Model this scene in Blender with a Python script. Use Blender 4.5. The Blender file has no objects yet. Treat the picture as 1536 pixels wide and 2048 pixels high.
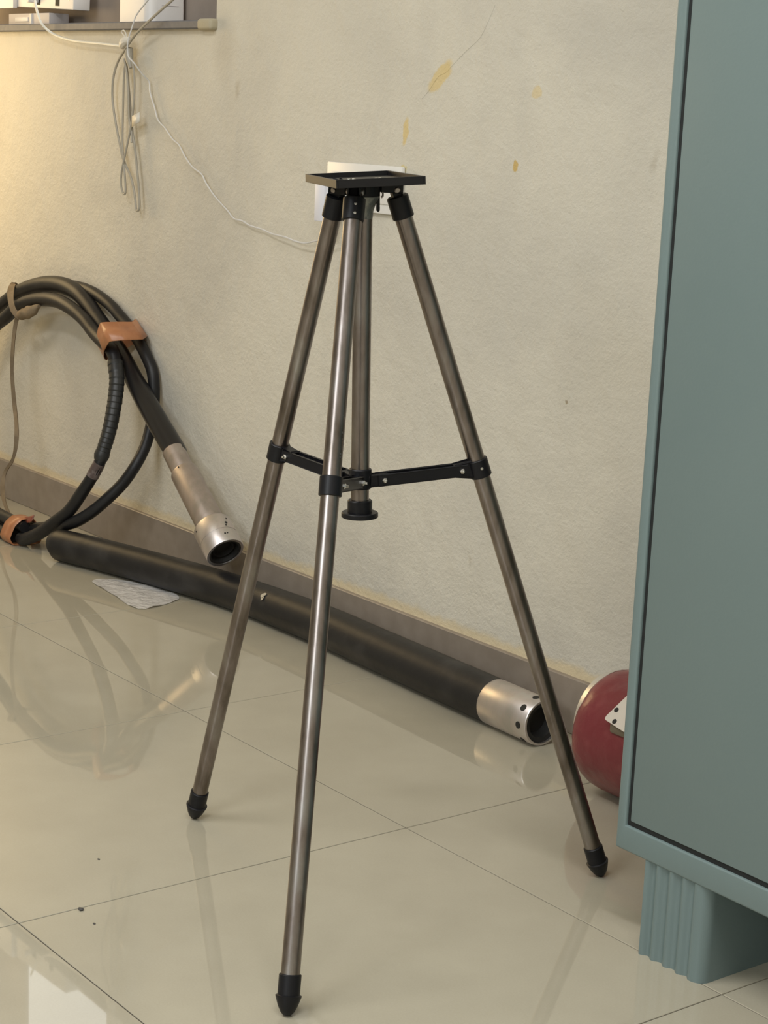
import bpy, bmesh, math, random
from mathutils import Vector, Matrix, noise
random.seed(4)
scene = bpy.context.scene
COL = scene.collection
V3 = Vector

# ------------------------------------------------------------------ camera
cam = bpy.data.cameras.new('camera')
cam_ob = bpy.data.objects.new('camera', cam)
COL.objects.link(cam_ob)
R_ = V3((0.603377, 0.79628, 0.043294)); D_ = V3((0.192491, -0.092744, -0.976906)); F_ = V3((-0.773875, 0.597777, -0.209236))
rot = Matrix((( R_.x, -D_.x, -F_.x), (R_.y, -D_.y, -F_.y), (R_.z, -D_.z, -F_.z)))
cam_ob.matrix_world = Matrix.Translation((1.78816, -1.37270, 0.98684)) @ rot.to_4x4()
cam.sensor_fit = 'VERTICAL'; cam.sensor_height = 36.0; cam.lens = 65.585
cam.clip_start = 0.02
scene.camera = cam_ob

# ------------------------------------------------------------------ world, lamps, exposure
w = bpy.data.worlds.new('world'); scene.world = w; w.use_nodes = True
w.node_tree.nodes['Background'].inputs[0].default_value = (0.80, 0.86, 0.95, 1)
w.node_tree.nodes['Background'].inputs[1].default_value = 0.3

def area(name, loc, target, sx, sy, watts, colour):
    l = bpy.data.lights.new(name, 'AREA'); l.shape = 'RECTANGLE'; l.size = sx; l.size_y = sy
    l.energy = watts; l.color = colour
    o = bpy.data.objects.new(name, l); COL.objects.link(o); o.location = loc
    o.rotation_euler = (V3(target) - V3(loc)).to_track_quat('-Z', 'Y').to_euler()
    return o
tl = area('tube_light', (1.22, -0.92, 2.90), (1.22, -0.92, 0), 1.3, 0.30, 26, (1.0, 0.995, 0.985)); tl.rotation_euler = (0, 0, math.radians(52))
area('tube_light', (-0.4, -1.7, 2.90), (-0.4, -1.7, 0), 1.3, 0.30, 30, (1.0, 0.995, 0.985))
area('window_light', (1.3, -4.3, 2.35), (0.2, 0.7, 0.6), 2.2, 1.1, 64, (0.91, 0.97, 1.02))
p = bpy.data.lights.new('warm_lamp', 'POINT'); p.energy = 18.5; p.color = (1.0, 0.72, 0.36); p.shadow_soft_size = 0.34
po = bpy.data.objects.new('warm_lamp', p); COL.objects.link(po); po.location = (-2.85, 0.22, 1.08)

vs = scene.view_settings
vs.view_transform = 'Standard'; vs.look = 'None'; vs.gamma = 1.0; vs.use_curve_mapping = False
vs.exposure = 0.46
try:
    scene.cycles.use_denoising = True
    scene.cycles.max_bounces = 8
except Exception:
    pass

YW = 0.6829          # face of the back wall

# ------------------------------------------------------------------ materials
def mat(name, col, rough=0.5, metal=0.0, spec=0.5, coat=0.0, bump=None, vary=None, coat_rough=0.1):
    """bump=(scale, strength, distance); vary=(scale, other_colour, low, high)"""
    m = bpy.data.materials.new(name); m.use_nodes = True
    nt = m.node_tree; b = nt.nodes['Principled BSDF']
    b.inputs['Base Color'].default_value = (*col, 1)
    b.inputs['Roughness'].default_value = rough
    b.inputs['Metallic'].default_value = metal
    b.inputs['Specular IOR Level'].default_value = spec
    b.inputs['Coat Weight'].default_value = coat
    b.inputs['Coat Roughness'].default_value = coat_rough
    tc = nt.nodes.new('ShaderNodeTexCoord')
    if bump:
        n = nt.nodes.new('ShaderNodeTexNoise'); n.inputs['Scale'].default_value = bump[0]; n.inputs['Detail'].default_value = 4
        nt.links.new(tc.outputs['Object'], n.inputs['Vector'])
        bp = nt.nodes.new('ShaderNodeBump'); bp.inputs['Strength'].default_value = bump[1]; bp.inputs['Distance'].default_value = bump[2]
        nt.links.new(n.outputs['Fac'], bp.inputs['Height']); nt.links.new(bp.outputs['Normal'], b.inputs['Normal'])
    if vary:
        n = nt.nodes.new('ShaderNodeTexNoise'); n.inputs['Scale'].default_value = vary[0]; n.inputs['Detail'].default_value = 5
        nt.links.new(tc.outputs['Object'], n.inputs['Vector'])
        mr = nt.nodes.new('ShaderNodeMapRange'); mr.inputs['From Min'].default_value = vary[2]; mr.inputs['From Max'].default_value = vary[3]
        nt.links.new(n.outputs['Fac'], mr.inputs['Value'])
        mx = nt.nodes.new('ShaderNodeMix'); mx.data_type = 'RGBA'
        mx.inputs['A'].default_value = (*col, 1); mx.inputs['B'].default_value = (*vary[1], 1)
        nt.links.new(mr.outputs['Result'], mx.inputs['Factor']); nt.links.new(mx.outputs['Result'], b.inputs['Base Color'])
    return m

def wall_material():
    m = bpy.data.materials.new('cream_painted_plaster'); m.use_nodes = True
    nt = m.node_tree; N = nt.nodes; L = nt.links; b = N['Principled BSDF']
    b.inputs['Roughness'].default_value = 0.62; b.inputs['Specular IOR Level'].default_value = 0.3
    tc = N.new('ShaderNodeTexCoord'); obj = tc.outputs['Object']
    def nz(scale, detail=4, rough=0.55, vec=None, stretch=None):
        n = N.new('ShaderNodeTexNoise'); n.inputs['Scale'].default_value = scale
        n.inputs['Detail'].default_value = detail; n.inputs['Roughness'].default_value = rough
        v = vec or obj
        if stretch:
            mp = N.new('ShaderNodeMapping'); mp.inputs['Scale'].default_value = stretch; L.new(v, mp.inputs['Vector']); v = mp.outputs['Vector']
        L.new(v, n.inputs['Vector']); return n
    def rng(sock, a, bb, lo=0.0, hi=1.0):
        r = N.new('ShaderNodeMapRange'); r.interpolation_type = 'SMOOTHSTEP'
        for k, v in zip(('From Min', 'From Max', 'To Min', 'To Max'), (a, bb, lo, hi)): r.inputs[k].default_value = v
        L.new(sock, r.inputs['Value']); return r.outputs['Result']
    cur = [None]
    def mix(fac, colB, a=None):
        x = N.new('ShaderNodeMix'); x.data_type = 'RGBA'; L.new(fac, x.inputs['Factor'])
        if cur[0] is None: x.inputs['A'].default_value = a
        else: L.new(cur[0], x.inputs['A'])
        x.inputs['B'].default_value = (*colB, 1); cur[0] = x.outputs['Result']
    mix(rng(nz(1.7, 5).outputs['Fac'], 0.42, 0.70), WALL_GREY, (*WALL_COL, 1))
    mix(rng(nz(5, 6, 0.6, stretch=(1, 1, 0.4)).outputs['Fac'], 0.54, 0.78, 0, 0.55), WALL_GREY)
    # wobble for hand-shaped stain outlines
    wob = nz(38, 3); sub = N.new('ShaderNodeVectorMath'); sub.operation = 'SUBTRACT'; sub.inputs[1].default_value = (.5, .5, .5)
    L.new(wob.outputs['Color'], sub.inputs[0])
    sc = N.new('ShaderNodeVectorMath'); sc.operation = 'SCALE'; sc.inputs['Scale'].default_value = 0.022; L.new(sub.outputs[0], sc.inputs[0])
    ad = N.new('ShaderNodeVectorMath'); L.new(obj, ad.inputs[0]); L.new(sc.outputs[0], ad.inputs[1]); wv = ad.outputs[0]
    def spot(x, z, rx, rz, ang, col, amount, soft=0.7):
        mp = N.new('ShaderNodeMapping'); mp.vector_type = 'TEXTURE'
        mp.inputs['Location'].default_value = (x, YW, z); mp.inputs['Rotation'].default_value = (0, ang, 0)
        mp.inputs['Scale'].default_value = (rx, 50, rz); L.new(wv, mp.inputs['Vector'])
        ln = N.new('ShaderNodeVectorMath'); ln.operation = 'LENGTH'; L.new(mp.outputs['Vector'], ln.inputs[0])
        mix(rng(ln.outputs['Value'], 1.0, soft, 0, amount), col)
    for s in STAINS: spot(*s)
    # yellow brush line just above the skirting
    sx = N.new('ShaderNodeSeparateXYZ'); L.new(wv, sx.inputs[0])
    mix(rng(sx.outputs['Z'], 0.118, 0.102, 0, 0.55), (0.70, 0.55, 0.29))
    L.new(cur[0], b.inputs['Base Color'])
    # roller texture
    n1 = nz(150, 3, 0.6); n2 = nz(14, 3)
    a1 = N.new('ShaderNodeMath'); a1.operation = 'MULTIPLY_ADD'; a1.inputs[1].default_value = 3.0
    L.new(n2.outputs['Fac'], a1.inputs[0]); L.new(n1.outputs['Fac'], a1.inputs[2])
    bp = N.new('ShaderNodeBump'); bp.inputs['Strength'].default_value = 0.55; bp.inputs['Distance'].default_value = 0.003
    L.new(a1.outputs[0], bp.inputs['Height']); L.new(bp.outputs['Normal'], b.inputs['Normal'])
    return m

WALL_COL = (0.64, 0.603, 0.51)
WALL_GREY = (0.53, 0.502, 0.435)
YEL = (0.66, 0.50, 0.20); DIRT = (0.32, 0.26, 0.17)
STAINS = [(-0.770, 1.051, 0.044, 0.018, -0.68, YEL, 0.75), (-0.858, 0.955, 0.010, 0.028, 0.1, YEL, 0.8),
          (-0.521, 1.028, 0.013, 0.013, 0, YEL, 0.5), (-0.5626, 0.911, 0.007, 0.010, 0, (0.55, 0.38, 0.12), 0.9),
          (-1.408, 1.018, 0.013, 0.024, 0.2, DIRT, 0.35, 0.2), (-1.40, 0.90, 0.02, 0.09, 0.1, WALL_GREY, 0.5, 0.1),
          (-0.72, 0.62, 0.03, 0.05, 0, WALL_GREY, 0.4, 0.2), (-0.86, 0.89, 0.012, 0.012, 0, (0.6, 0.5, 0.2), 0.7),
          (-0.402, 0.541, 0.0035, 0.0035, 0, DIRT, 0.8), (-0.55, 0.70, 0.16, 0.10, 0.3, WALL_GREY, 0.5, 0.1),
          (-0.245, 0.93, 0.010, 0.03, 0.3, DIRT, 0.22, 0.2), (-0.62, 0.23, 0.005, 0.012, 0.2, DIRT, 0.25, 0.2),
          (-0.45, 0.80, 0.20, 0.10, 0.2, WALL_GREY, 0.35, 0.1), (-0.95, 1.10, 0.25, 0.12, 0.5, WALL_GREY, 0.4, 0.1),
          (-1.46, 1.10, 0.06, 0.10, 0, DIRT, 0.22, 0.1), (-0.40, 1.12, 0.2, 0.06, 0.3, WALL_GREY, 0.5, 0.1)]

def steel_material(name, dark, light, rough):
    m = bpy.data.materials.new(name); m.use_nodes = True
    nt = m.node_tree; N = nt.nodes; L = nt.links; b = N['Principled BSDF']
    b.inputs['Metallic'].default_value = 1.0
    tc = N.new('ShaderNodeTexCoord')
    n = N.new('ShaderNodeTexNoise'); n.inputs['Scale'].default_value = 16; n.inputs['Detail'].default_value = 6; n.inputs['Roughness'].default_value = 0.6
    mp = N.new('ShaderNodeMapping'); mp.inputs['Scale'].default_value = (2.2, 2.2, 0.55)
    L.new(tc.outputs['Object'], mp.inputs['Vector']); L.new(mp.outputs['Vector'], n.inputs['Vector'])
    cr = N.new('ShaderNodeValToRGB'); cr.color_ramp.elements[0].position = 0.30; cr.color_ramp.elements[0].color = (*dark, 1)
    cr.color_ramp.elements[1].position = 0.72; cr.color_ramp.elements[1].color = (*light, 1)
    e = cr.color_ramp.elements.new(0.5); e.color = (*[(a + c) / 2 * k for a, c, k in zip(dark, light, (1.04, 0.97, 0.98))], 1)
    L.new(n.outputs['Fac'], cr.inputs['Fac']); L.new(cr.outputs['Color'], b.inputs['Base Color'])
    mr = N.new('ShaderNodeMapRange'); mr.inputs['To Min'].default_value = rough; mr.inputs['To Max'].default_value = rough + 0.16
    L.new(n.outputs['Fac'], mr.inputs['Value']); L.new(mr.outputs['Result'], b.inputs['Roughness'])
    return m

def tile_material():
    m = bpy.data.materials.new('vitrified_tile'); m.use_nodes = True
    nt = m.node_tree; N = nt.nodes; L = nt.links; b = N['Principled BSDF']
    b.inputs['Roughness'].default_value = 0.022; b.inputs['Specular IOR Level'].default_value = 0.5; b.inputs['IOR'].default_value = 1.46
    tc = N.new('ShaderNodeTexCoord'); oi = N.new('ShaderNodeObjectInfo')
    ad = N.new('ShaderNodeVectorMath'); L.new(tc.outputs['Object'], ad.inputs[0]); L.new(oi.outputs['Location'], ad.inputs[1])
    n = N.new('ShaderNodeTexNoise'); n.inputs['Scale'].default_value = 7; n.inputs['Detail'].default_value = 6; L.new(ad.outputs[0], n.inputs['Vector'])
    n2 = N.new('ShaderNodeTexNoise'); n2.inputs['Scale'].default_value = 420; n2.inputs['Detail'].default_value = 1; L.new(ad.outputs[0], n2.inputs['Vector'])
    mm = N.new('ShaderNodeMath'); mm.operation = 'MULTIPLY_ADD'; mm.inputs[1].default_value = 0.35; L.new(n2.outputs['Fac'], mm.inputs[0]); L.new(n.outputs['Fac'], mm.inputs[2])
    cr = N.new('ShaderNodeValToRGB'); cr.color_ramp.elements[0].position = 0.45; cr.color_ramp.elements[0].color = (0.385, 0.352, 0.270, 1)
    cr.color_ramp.elements[1].position = 0.9; cr.color_ramp.elements[1].color = (0.430, 0.395, 0.305, 1)
    L.new(mm.outputs[0], cr.inputs['Fac']); L.new(cr.outputs['Color'], b.inputs['Base Color'])
    n3 = N.new('ShaderNodeTexNoise'); n3.inputs['Scale'].default_value = 9; n3.inputs['Detail'].default_value = 2; L.new(ad.outputs[0], n3.inputs['Vector'])
    bp = N.new('ShaderNodeBump'); bp.inputs['Strength'].default_value = 0.03; bp.inputs['Distance'].default_value = 0.0007
    L.new(n3.outputs['Fac'], bp.inputs['Height']); L.new(bp.outputs['Normal'], b.inputs['Normal'])
    return m

M = {}
M['wall'] = wall_material()
M['tile'] = tile_material()
M['grout'] = mat('pale_grout', (0.27, 0.24, 0.185), 0.8)
M['dirt'] = mat('dirt_in_joint', (0.075, 0.062, 0.048), 0.85)
M['plain_wall'] = mat('cream_room_wall', (0.60, 0.57, 0.50), 0.7)
M['ceiling'] = mat('white_ceiling', (0.75, 0.74, 0.70), 0.8)
M['skirt'] = mat('brown_grey_skirting', (0.245, 0.205, 0.165), 0.38, vary=(30, (0.29, 0.245, 0.20), 0.35, 0.7))
M['stone'] = mat('grey_sill_stone', (0.115, 0.120, 0.140), 0.55, vary=(60, (0.15, 0.15, 0.16), 0.4, 0.7))
M['sill_paint'] = mat('smeared_cream_paint', (0.43, 0.38, 0.27), 0.7, bump=(60, 0.5, 0.003))
M['recess'] = mat('brown_grey_board', (0.36, 0.30, 0.25), 0.7, vary=(7, (0.27, 0.23, 0.20), 0.4, 0.7))
M['white'] = mat('white_plastic', (0.80, 0.78, 0.76), 0.35)
M['white_grey'] = mat('greyish_white_plastic', (0.60, 0.56, 0.55), 0.45)
M['plate_white'] = mat('glossy_white_plastic', (0.78, 0.76, 0.72), 0.28)
M['adapter'] = mat('blue_white_plastic', (0.74, 0.74, 0.80), 0.4)
M['hole'] = mat('dark_opening', (0.012, 0.011, 0.010), 0.7)
M['cord'] = mat('aged_white_cord', (0.38, 0.35, 0.29), 0.45)
M['cord_white'] = mat('white_cord', (0.80, 0.78, 0.70), 0.4)
M['wire'] = mat('grey_white_wire', (0.66, 0.65, 0.64), 0.45)
M['tie'] = mat('translucent_white_tape', (0.72, 0.68, 0.60), 0.4)
M['steel'] = steel_material('stained_steel_tube', (0.150, 0.128, 0.108), (0.36, 0.345, 0.325), 0.23)
M['bright_steel'] = steel_material('polished_steel', (0.60, 0.59, 0.57), (0.74, 0.735, 0.72), 0.33)
M['dull_steel'] = steel_material('dull_machined_steel', (0.40, 0.37, 0.34), (0.57, 0.54, 0.51), 0.36)
M['bolt'] = mat('zinc_bolt', (0.70, 0.69, 0.66), 0.28, metal=1.0)
M['weld'] = mat('weathered_weld', (0.36, 0.36, 0.33), 0.5, metal=0.6, bump=(160, 0.6, 0.002), vary=(90, (0.18, 0.19, 0.19), 0.4, 0.6))
M['black'] = mat('black_plastic', (0.006, 0.006, 0.008), 0.42, spec=0.32)
M['tray'] = mat('black_tray_plastic', (0.007, 0.0065, 0.0075), 0.38, spec=0.38)
M['rubber'] = mat('black_cable_rubber', (0.010, 0.010, 0.011), 0.45, spec=0.38, bump=(70, 0.15, 0.002), vary=(18, (0.022, 0.021, 0.021), 0.5, 0.85))
M['hose'] = mat('shiny_black_hose', (0.013, 0.012, 0.012), 0.28, bump=(80, 0.1, 0.001))
M['wrap'] = mat('black_insulating_tape', (0.020, 0.021, 0.021), 0.42, bump=(120, 0.3, 0.001))
M['core'] = mat('worn_pinkish_core', (0.085, 0.060, 0.055), 0.5, vary=(60, (0.20, 0.17, 0.16), 0.5, 0.7))
M['brown_tape'] = mat('brown_packing_tape', (0.46, 0.20, 0.09), 0.33, bump=(40, 0.4, 0.003), vary=(35, (0.38, 0.15, 0.065), 0.4, 0.7))
M['red_tape'] = mat('dark_red_brown_tape', (0.21, 0.055, 0.03), 0.4)
M['strap'] = mat('khaki_cloth_strap', (0.17, 0.125, 0.075), 0.85, bump=(300, 0.4, 0.001), vary=(25, (0.25, 0.19, 0.12), 0.4, 0.7))
M['pipe'] = mat('black_rubber_pipe', (0.012, 0.0115, 0.012), 0.46, spec=0.4, bump=(45, 0.2, 0.003), vary=(14, (0.045, 0.042, 0.04), 0.52, 0.85))
M['red'] = mat('dark_red_tape_skin', (0.175, 0.028, 0.034), 0.30, bump=(22, 0.5, 0.006), vary=(40, (0.23, 0.055, 0.055), 0.5, 0.8))
M['silver'] = mat('silver_rim', (0.72, 0.70, 0.67), 0.35, metal=0.8)
M['bracket'] = mat('cream_metal_plate', (0.66, 0.60, 0.52), 0.4)
M['olive'] = mat('olive_tape', (0.16, 0.13, 0.09), 0.5)
M['cabinet'] = mat('grey_green_enamel', (0.160, 0.216, 0.215), 0.36, spec=0.5, bump=(240, 0.12, 0.001), vary=(3, (0.170, 0.225, 0.223), 0.4, 0.7))
M['gap_shade'] = mat('painted_gap_shade', (0.010, 0.012, 0.012), 0.7)  # near-black colour standing in for shade round the cabinet doors
M['film'] = mat('crumpled_clear_film', (0.92, 0.90, 0.88), 0.16, spec=0.8, bump=(60, 1.0, 0.004))
nt = M['film'].node_tree; nt.nodes['Principled BSDF'].inputs['Transmission Weight'].default_value = 0.35
M['chip'] = mat('dark_chip', (0.06, 0.055, 0.05), 0.7)
M['scuff'] = mat('pale_scuff', (0.45, 0.40, 0.30), 0.7)
gm = bpy.data.materials.new('daylit_frosted_glass'); gm.use_nodes = True
gb = gm.node_tree.nodes['Principled BSDF']; gb.inputs['Base Color'].default_value = (0.75, 0.78, 0.80, 1); gb.inputs['Roughness'].default_value = 0.25
gb.inputs['Emission Color'].default_value = (0.95, 0.98, 1.0, 1); gb.inputs['Emission Strength'].default_value = 1.25
M['glass'] = gm

# ------------------------------------------------------------------ builders
def finish(name, bm, m, parent=None, origin=None, smooth=35):
    """one mesh object; vertices are given in metres in the room, re-based on the thing's own base"""
    o0 = V3(origin) if origin is not None else (V3(parent['_o']) if parent is not None and '_o' in parent else V3((0, 0, 0)))
    bmesh.ops.recalc_face_normals(bm, faces=bm.faces)
    bmesh.ops.translate(bm, verts=bm.verts, vec=-o0)
    me = bpy.data.meshes.new(name); bm.to_mesh(me); bm.free()
    if smooth:
        me.polygons.foreach_set('use_smooth', [True] * len(me.polygons))
        me.set_sharp_from_angle(angle=math.radians(smooth))
    me.materials.append(M[m])
    o = bpy.data.objects.new(name, me); COL.objects.link(o)
    if parent is not None:
        o.parent = parent; o['_o'] = list(o0)
    elif origin is not None:
        o.location = origin; o['_o'] = list(origin)
    return o
def thing(name, label, cat, loc, group=None):
    o = bpy.data.objects.new(name, None); COL.objects.link(o); o.location = loc; o['_o'] = list(loc)
    o.empty_display_size = 0.05
    o['label'] = label; o['category'] = cat
    if group: o['group'] = group
    return o
def tag(o, label, cat, group=None):
    o['label'] = label; o['category'] = cat
    if group: o['group'] = group
    return o
def struct(o, label=None):
    o['kind'] = 'structure'
    if label: o['label'] = label
    return o

def box(bm, lo, hi, bevel=0.0, seg=2, rotz=None):
    r = bmesh.ops.create_cube(bm, size=1.0); vs_ = r['verts']
    c = (V3(lo) + V3(hi)) / 2; s = V3(hi) - V3(lo)
    for v in vs_: v.co = V3((v.co.x * s.x, v.co.y * s.y, v.co.z * s.z)) + c
    if bevel:
        es = list({e for v in vs_ for e in v.link_edges})
        bmesh.ops.bevel(bm, geom=es, offset=bevel, segments=seg, affect='EDGES', profile=0.5)
    return bm
def obox(bm, c, ax, ay, az, sx, sy, sz, bevel=0.0, seg=2):
    """oriented box"""
    r = bmesh.ops.create_cube(bm, size=1.0); vs_ = r['verts']
    for v in vs_: v.co = V3(c) + V3(ax) * v.co.x * sx + V3(ay) * v.co.y * sy + V3(az) * v.co.z * sz
    if bevel:
        es = list({e for v in vs_ for e in v.link_edges})
        bmesh.ops.bevel(bm, geom=es, offset=bevel, segments=seg, affect='EDGES', profile=0.5)
    return bm
def frame_of(d):
    d = V3(d).normalized(); a = V3((0, 0, 1)) if abs(d.z) < 0.9 else V3((1, 0, 0))
    x = d.cross(a).normalized(); return x, d.cross(x).normalized(), d
def lathe(bm, p0, axis, prof, n=32, close=False):
    """prof: (distance along axis, radius); closes ends with radius 0"""
    x, y, d = frame_of(axis); rings = []
    for t, r in prof:
        c = V3(p0) + d * t
        if r < 1e-6: rings.append([bm.verts.new(c)])
        else: rings.append([bm.verts.new(c + (x * math.cos(2 * math.pi * k / n) + y * math.sin(2 * math.pi * k / n)) * r) for k in range(n)])
    seq = list(zip(rings, rings[1:])) + ([(rings[-1], rings[0])] if close else [])
    for a, b in seq:
        for k in range(n):
            k2 = (k + 1) % n
            f = [a[k % len(a)], a[k2 % len(a)], b[k2 % len(b)], b[k % len(b)]]
            u = []
            for v in f:
                if v not in u: u.append(v)
            if len(u) >= 3: bm.faces.new(u)
    return bm
def rod(bm, a, b, r, n=24, bevel=0.0):
    a, b = V3(a), V3(b); L_ = (b - a).length
    e = min(bevel, r * 0.6)
    pr = [(0, 0), (0, r - e), (e, r), (L_ - e, r), (L_, r - e), (L_, 0)] if e else [(0, 0), (0, r), (L_, r), (L_, 0)]
    return lathe(bm, a, b - a, pr, n)
def spline(pts, step=6, closed=False):
    """Catmull-Rom through tuples of any length"""
    n = len(pts); out = []
    rngs = range(n) if closed else range(n - 1)
    for i in rngs:
        g = (lambda j: pts[j % n]) if closed else (lambda j: pts[max(0, min(n - 1, j))])
        p0, p1, p2, p3 = g(i - 1), g(i), g(i + 1), g(i + 2)
        for s in range(step):
            t = s / step
            out.append(tuple(0.5 * ((2 * b) + (-a + c) * t + (2 * a - 5 * b + 4 * c - d) * t * t + (-a + 3 * b - 3 * c + d) * t ** 3)
                             for a, b, c, d in zip(p0, p1, p2, p3)))
    if not closed: out.append(tuple(pts[-1]))
    return out
def tube(bm, pts, n=14, r=None, step=5, wob=None, smooth=True):
    """round tube along (x,y,z[,radius])"""
    P = spline(pts, step) if smooth else list(pts)
    C = [V3(p[:3]) for p in P]; Rr = [(p[3] if r is None else r) for p in P]
    if wob: Rr = [wob(i, len(P), q) for i, q in enumerate(Rr)]
    T = [(C[min(i + 1, len(C) - 1)] - C[max(i - 1, 0)]).normalized() for i in range(len(C))]
    x, y, _ = frame_of(T[0]); rings = []
    for i in range(len(C)):
        x = (x - T[i] * x.dot(T[i])).normalized(); y = T[i].cross(x)
        rings.append([bm.verts.new(C[i] + (x * math.cos(2 * math.pi * k / n) + y * math.sin(2 * math.pi * k / n)) * Rr[i]) for k in range(n)])
    for a, b in zip(rings, rings[1:]):
        for k in range(n): bm.faces.new((a[k], a[(k + 1) % n], b[(k + 1) % n], b[k]))
    bm.faces.new(rings[0][::-1]); bm.faces.new(rings[-1])
    return bm
def ribbon(bm, pts, wd, th, face, step=4):
    P = [V3(p[:3]) for p in spline(pts, step)]; face = V3(face); rings = []
    for i in range(len(P)):
        t = (P[min(i + 1, len(P) - 1)] - P[max(i - 1, 0)]).normalized()
        f = face(i) if callable(face) else face
        s = t.cross(f).normalized(); nrm = s.cross(t).normalized()
        ww = wd * (0.85 + 0.3 * noise.noise(P[i] * 14))
        rings.append([bm.verts.new(P[i] + s * a * ww / 2 + nrm * b * th / 2) for a, b in ((-1, -1), (1, -1), (1, 1), (-1, 1))])
    for a, b in zip(rings, rings[1:]):
        for k in range(4): bm.faces.new((a[k], a[(k + 1) % 4], b[(k + 1) % 4], b[k]))
    bm.faces.new(rings[0][::-1]); bm.faces.new(rings[-1])
    return bm
def prism(bm, poly, z0, z1):
    a = [bm.verts.new((x, y, z0)) for x, y in poly]; b = [bm.verts.new((x, y, z1)) for x, y in poly]
    n = len(poly)
    for k in range(n): bm.faces.new((a[k], a[(k + 1) % n], b[(k + 1) % n], b[k]))
    bm.faces.new(a[::-1]); bm.faces.new(b)
    return bm
NB = bmesh.new

# ================================================================== THE ROOM
X0, X1, Y0 = -4.2, 2.9, -4.4
ZC = 3.0
bm = NB(); box(bm, (X0, Y0, -0.12), (X1, YW + 0.012, -0.0018))
floor = struct(finish('floor', bm, 'grout', smooth=0), 'polished beige vitrified tile floor with thin dark joints')
# square 600 mm tiles, one mesh shared; the row along the wall is cut
JX, JY, T = -0.1485, 0.1880, 0.6
def tile_mesh(nm, w_, d_):
    b = NB(); g = 0.0009
    box(b, (g, g, -0.010), (w_ - g, d_ - g, 0.0))
    es = [e for e in b.edges if all(abs(v.co.z) < 1e-6 for v in e.verts)]
    bmesh.ops.bevel(b, geom=es, offset=0.0006, segments=1, affect='EDGES')
    me = bpy.data.meshes.new(nm); b.to_mesh(me); b.free(); me.materials.append(M['tile']); return me
full = tile_mesh('tile', T, T)
cut = tile_mesh('tile_cut', T, YW - (JY) - 0.001)
nx0 = math.floor((X0 - JX) / T) + 1; nx1 = math.floor((X1 - JX) / T)
ny0 = math.floor((Y0 - JY) / T) + 1
for i in range(nx0, nx1):
    for j in range(ny0, 1):
        t = bpy.data.objects.new('tile', cut if j == 0 else full); COL.objects.link(t)
        t.parent = floor; t.location = (JX + i * T, JY + j * T, 0)

for lo, hi in (((JX - 0.0007, JY - 2 * T, -0.0030), (JX + 0.0007, JY, -0.0011)), ((X0, JY - 0.0007, -0.0030), (X1, JY + 0.0007, -0.0011)),
               ((X0, JY - T - 0.0008, -0.0030), (X1, JY - T + 0.0008, -0.0010)), ((JX + T - 0.0006, JY - 2 * T, -0.0030), (JX + T + 0.0006, JY, -0.0012))):
    bm = NB(); box(bm, lo, hi); finish('joint_dirt', bm, 'dirt', floor, smooth=0)

# back wall with the window opening above the sill
HX0, HX1, HZ0, HZ1, HD = -2.78, -1.492, 1.136, 2.15, 0.13
bm = NB()
xs = [X0, HX0, HX1, X1]; zs = [-0.1, HZ0, HZ1, ZC]
for i in range(3):
    for k in range(3):
        if i == 1 and k == 1: continue
        bm.faces.new([bm.verts.new(c) for c in ((xs[i], YW, zs[k]), (xs[i + 1], YW, zs[k]), (xs[i + 1], YW, zs[k + 1]), (xs[i], YW, zs[k + 1]))])
for a, b in (((HX0, HZ0), (HX1, HZ0)), ((HX1, HZ0), (HX1, HZ1)), ((HX1, HZ1), (HX0, HZ1)), ((HX0, HZ1), (HX0, HZ0))):
    bm.faces.new([bm.verts.new(c) for c in ((a[0], YW, a[1]), (b[0], YW, b[1]), (b[0], YW + HD, b[1]), (a[0], YW + HD, a[1]))])
bm.faces.new([bm.verts.new(c) for c in ((X0, YW + 0.25, -0.1), (X1, YW + 0.25, -0.1), (X1, YW + 0.25, ZC), (X0, YW + 0.25, ZC))])
bmesh.ops.remove_doubles(bm, verts=bm.verts, dist=1e-5)
wall = struct(finish('wall_back', bm, 'wall', smooth=0), 'cream painted plaster wall with yellowish patches and roller texture')
bm = NB(); tube(bm, [(-0.818, YW + 0.0004, 1.013), (-0.8, YW + 0.0004, 1.026), (-0.782, YW + 0.0004, 1.045), (-0.7705, YW + 0.0004, 1.0536), (-0.755, YW + 0.0004, 1.058), (-0.7316, YW + 0.0004, 1.0747), (-0.70, YW + 0.0004, 1.096), (-0.669, YW + 0.0004, 1.1155), (-0.648, YW + 0.0004, 1.145), (-0.635, YW + 0.0004, 1.167)], n=6, r=0.0011, step=3)
ck = finish('crack_ridge', bm, 'wall', wall); ck['label'] = 'thin raised crack in the paint'

bm = NB(); box(bm, (X0 - 0.1, Y0, -0.1), (X0, YW + 0.2, ZC)); struct(finish('wall_left', bm, 'plain_wall', smooth=0), 'plain cream wall at the far left')
bm = NB(); box(bm, (X1, Y0, -0.1), (X1 + 0.1, YW + 0.2, ZC)); struct(finish('wall_right', bm, 'plain_wall', smooth=0), 'plain cream wall on the right')
bm = NB(); box(bm, (X0, Y0 - 0.1, -0.1), (X1, Y0, ZC)); struct(finish('wall_front', bm, 'plain_wall', smooth=0), 'plain cream wall behind the viewer')
bm = NB(); box(bm, (X0, Y0, ZC), (X1, YW + 0.2, ZC + 0.1)); struct(finish('ceiling', bm, 'ceiling', smooth=0), 'white painted ceiling')

bm = NB(); box(bm, (X0, YW - 0.009, 0.0), (X1, YW + 0.004, 0.0945), 0.0015, 1)
struct(finish('baseboard_back', bm, 'skirt'), 'brown grey tile skirting along the cream wall')

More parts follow.
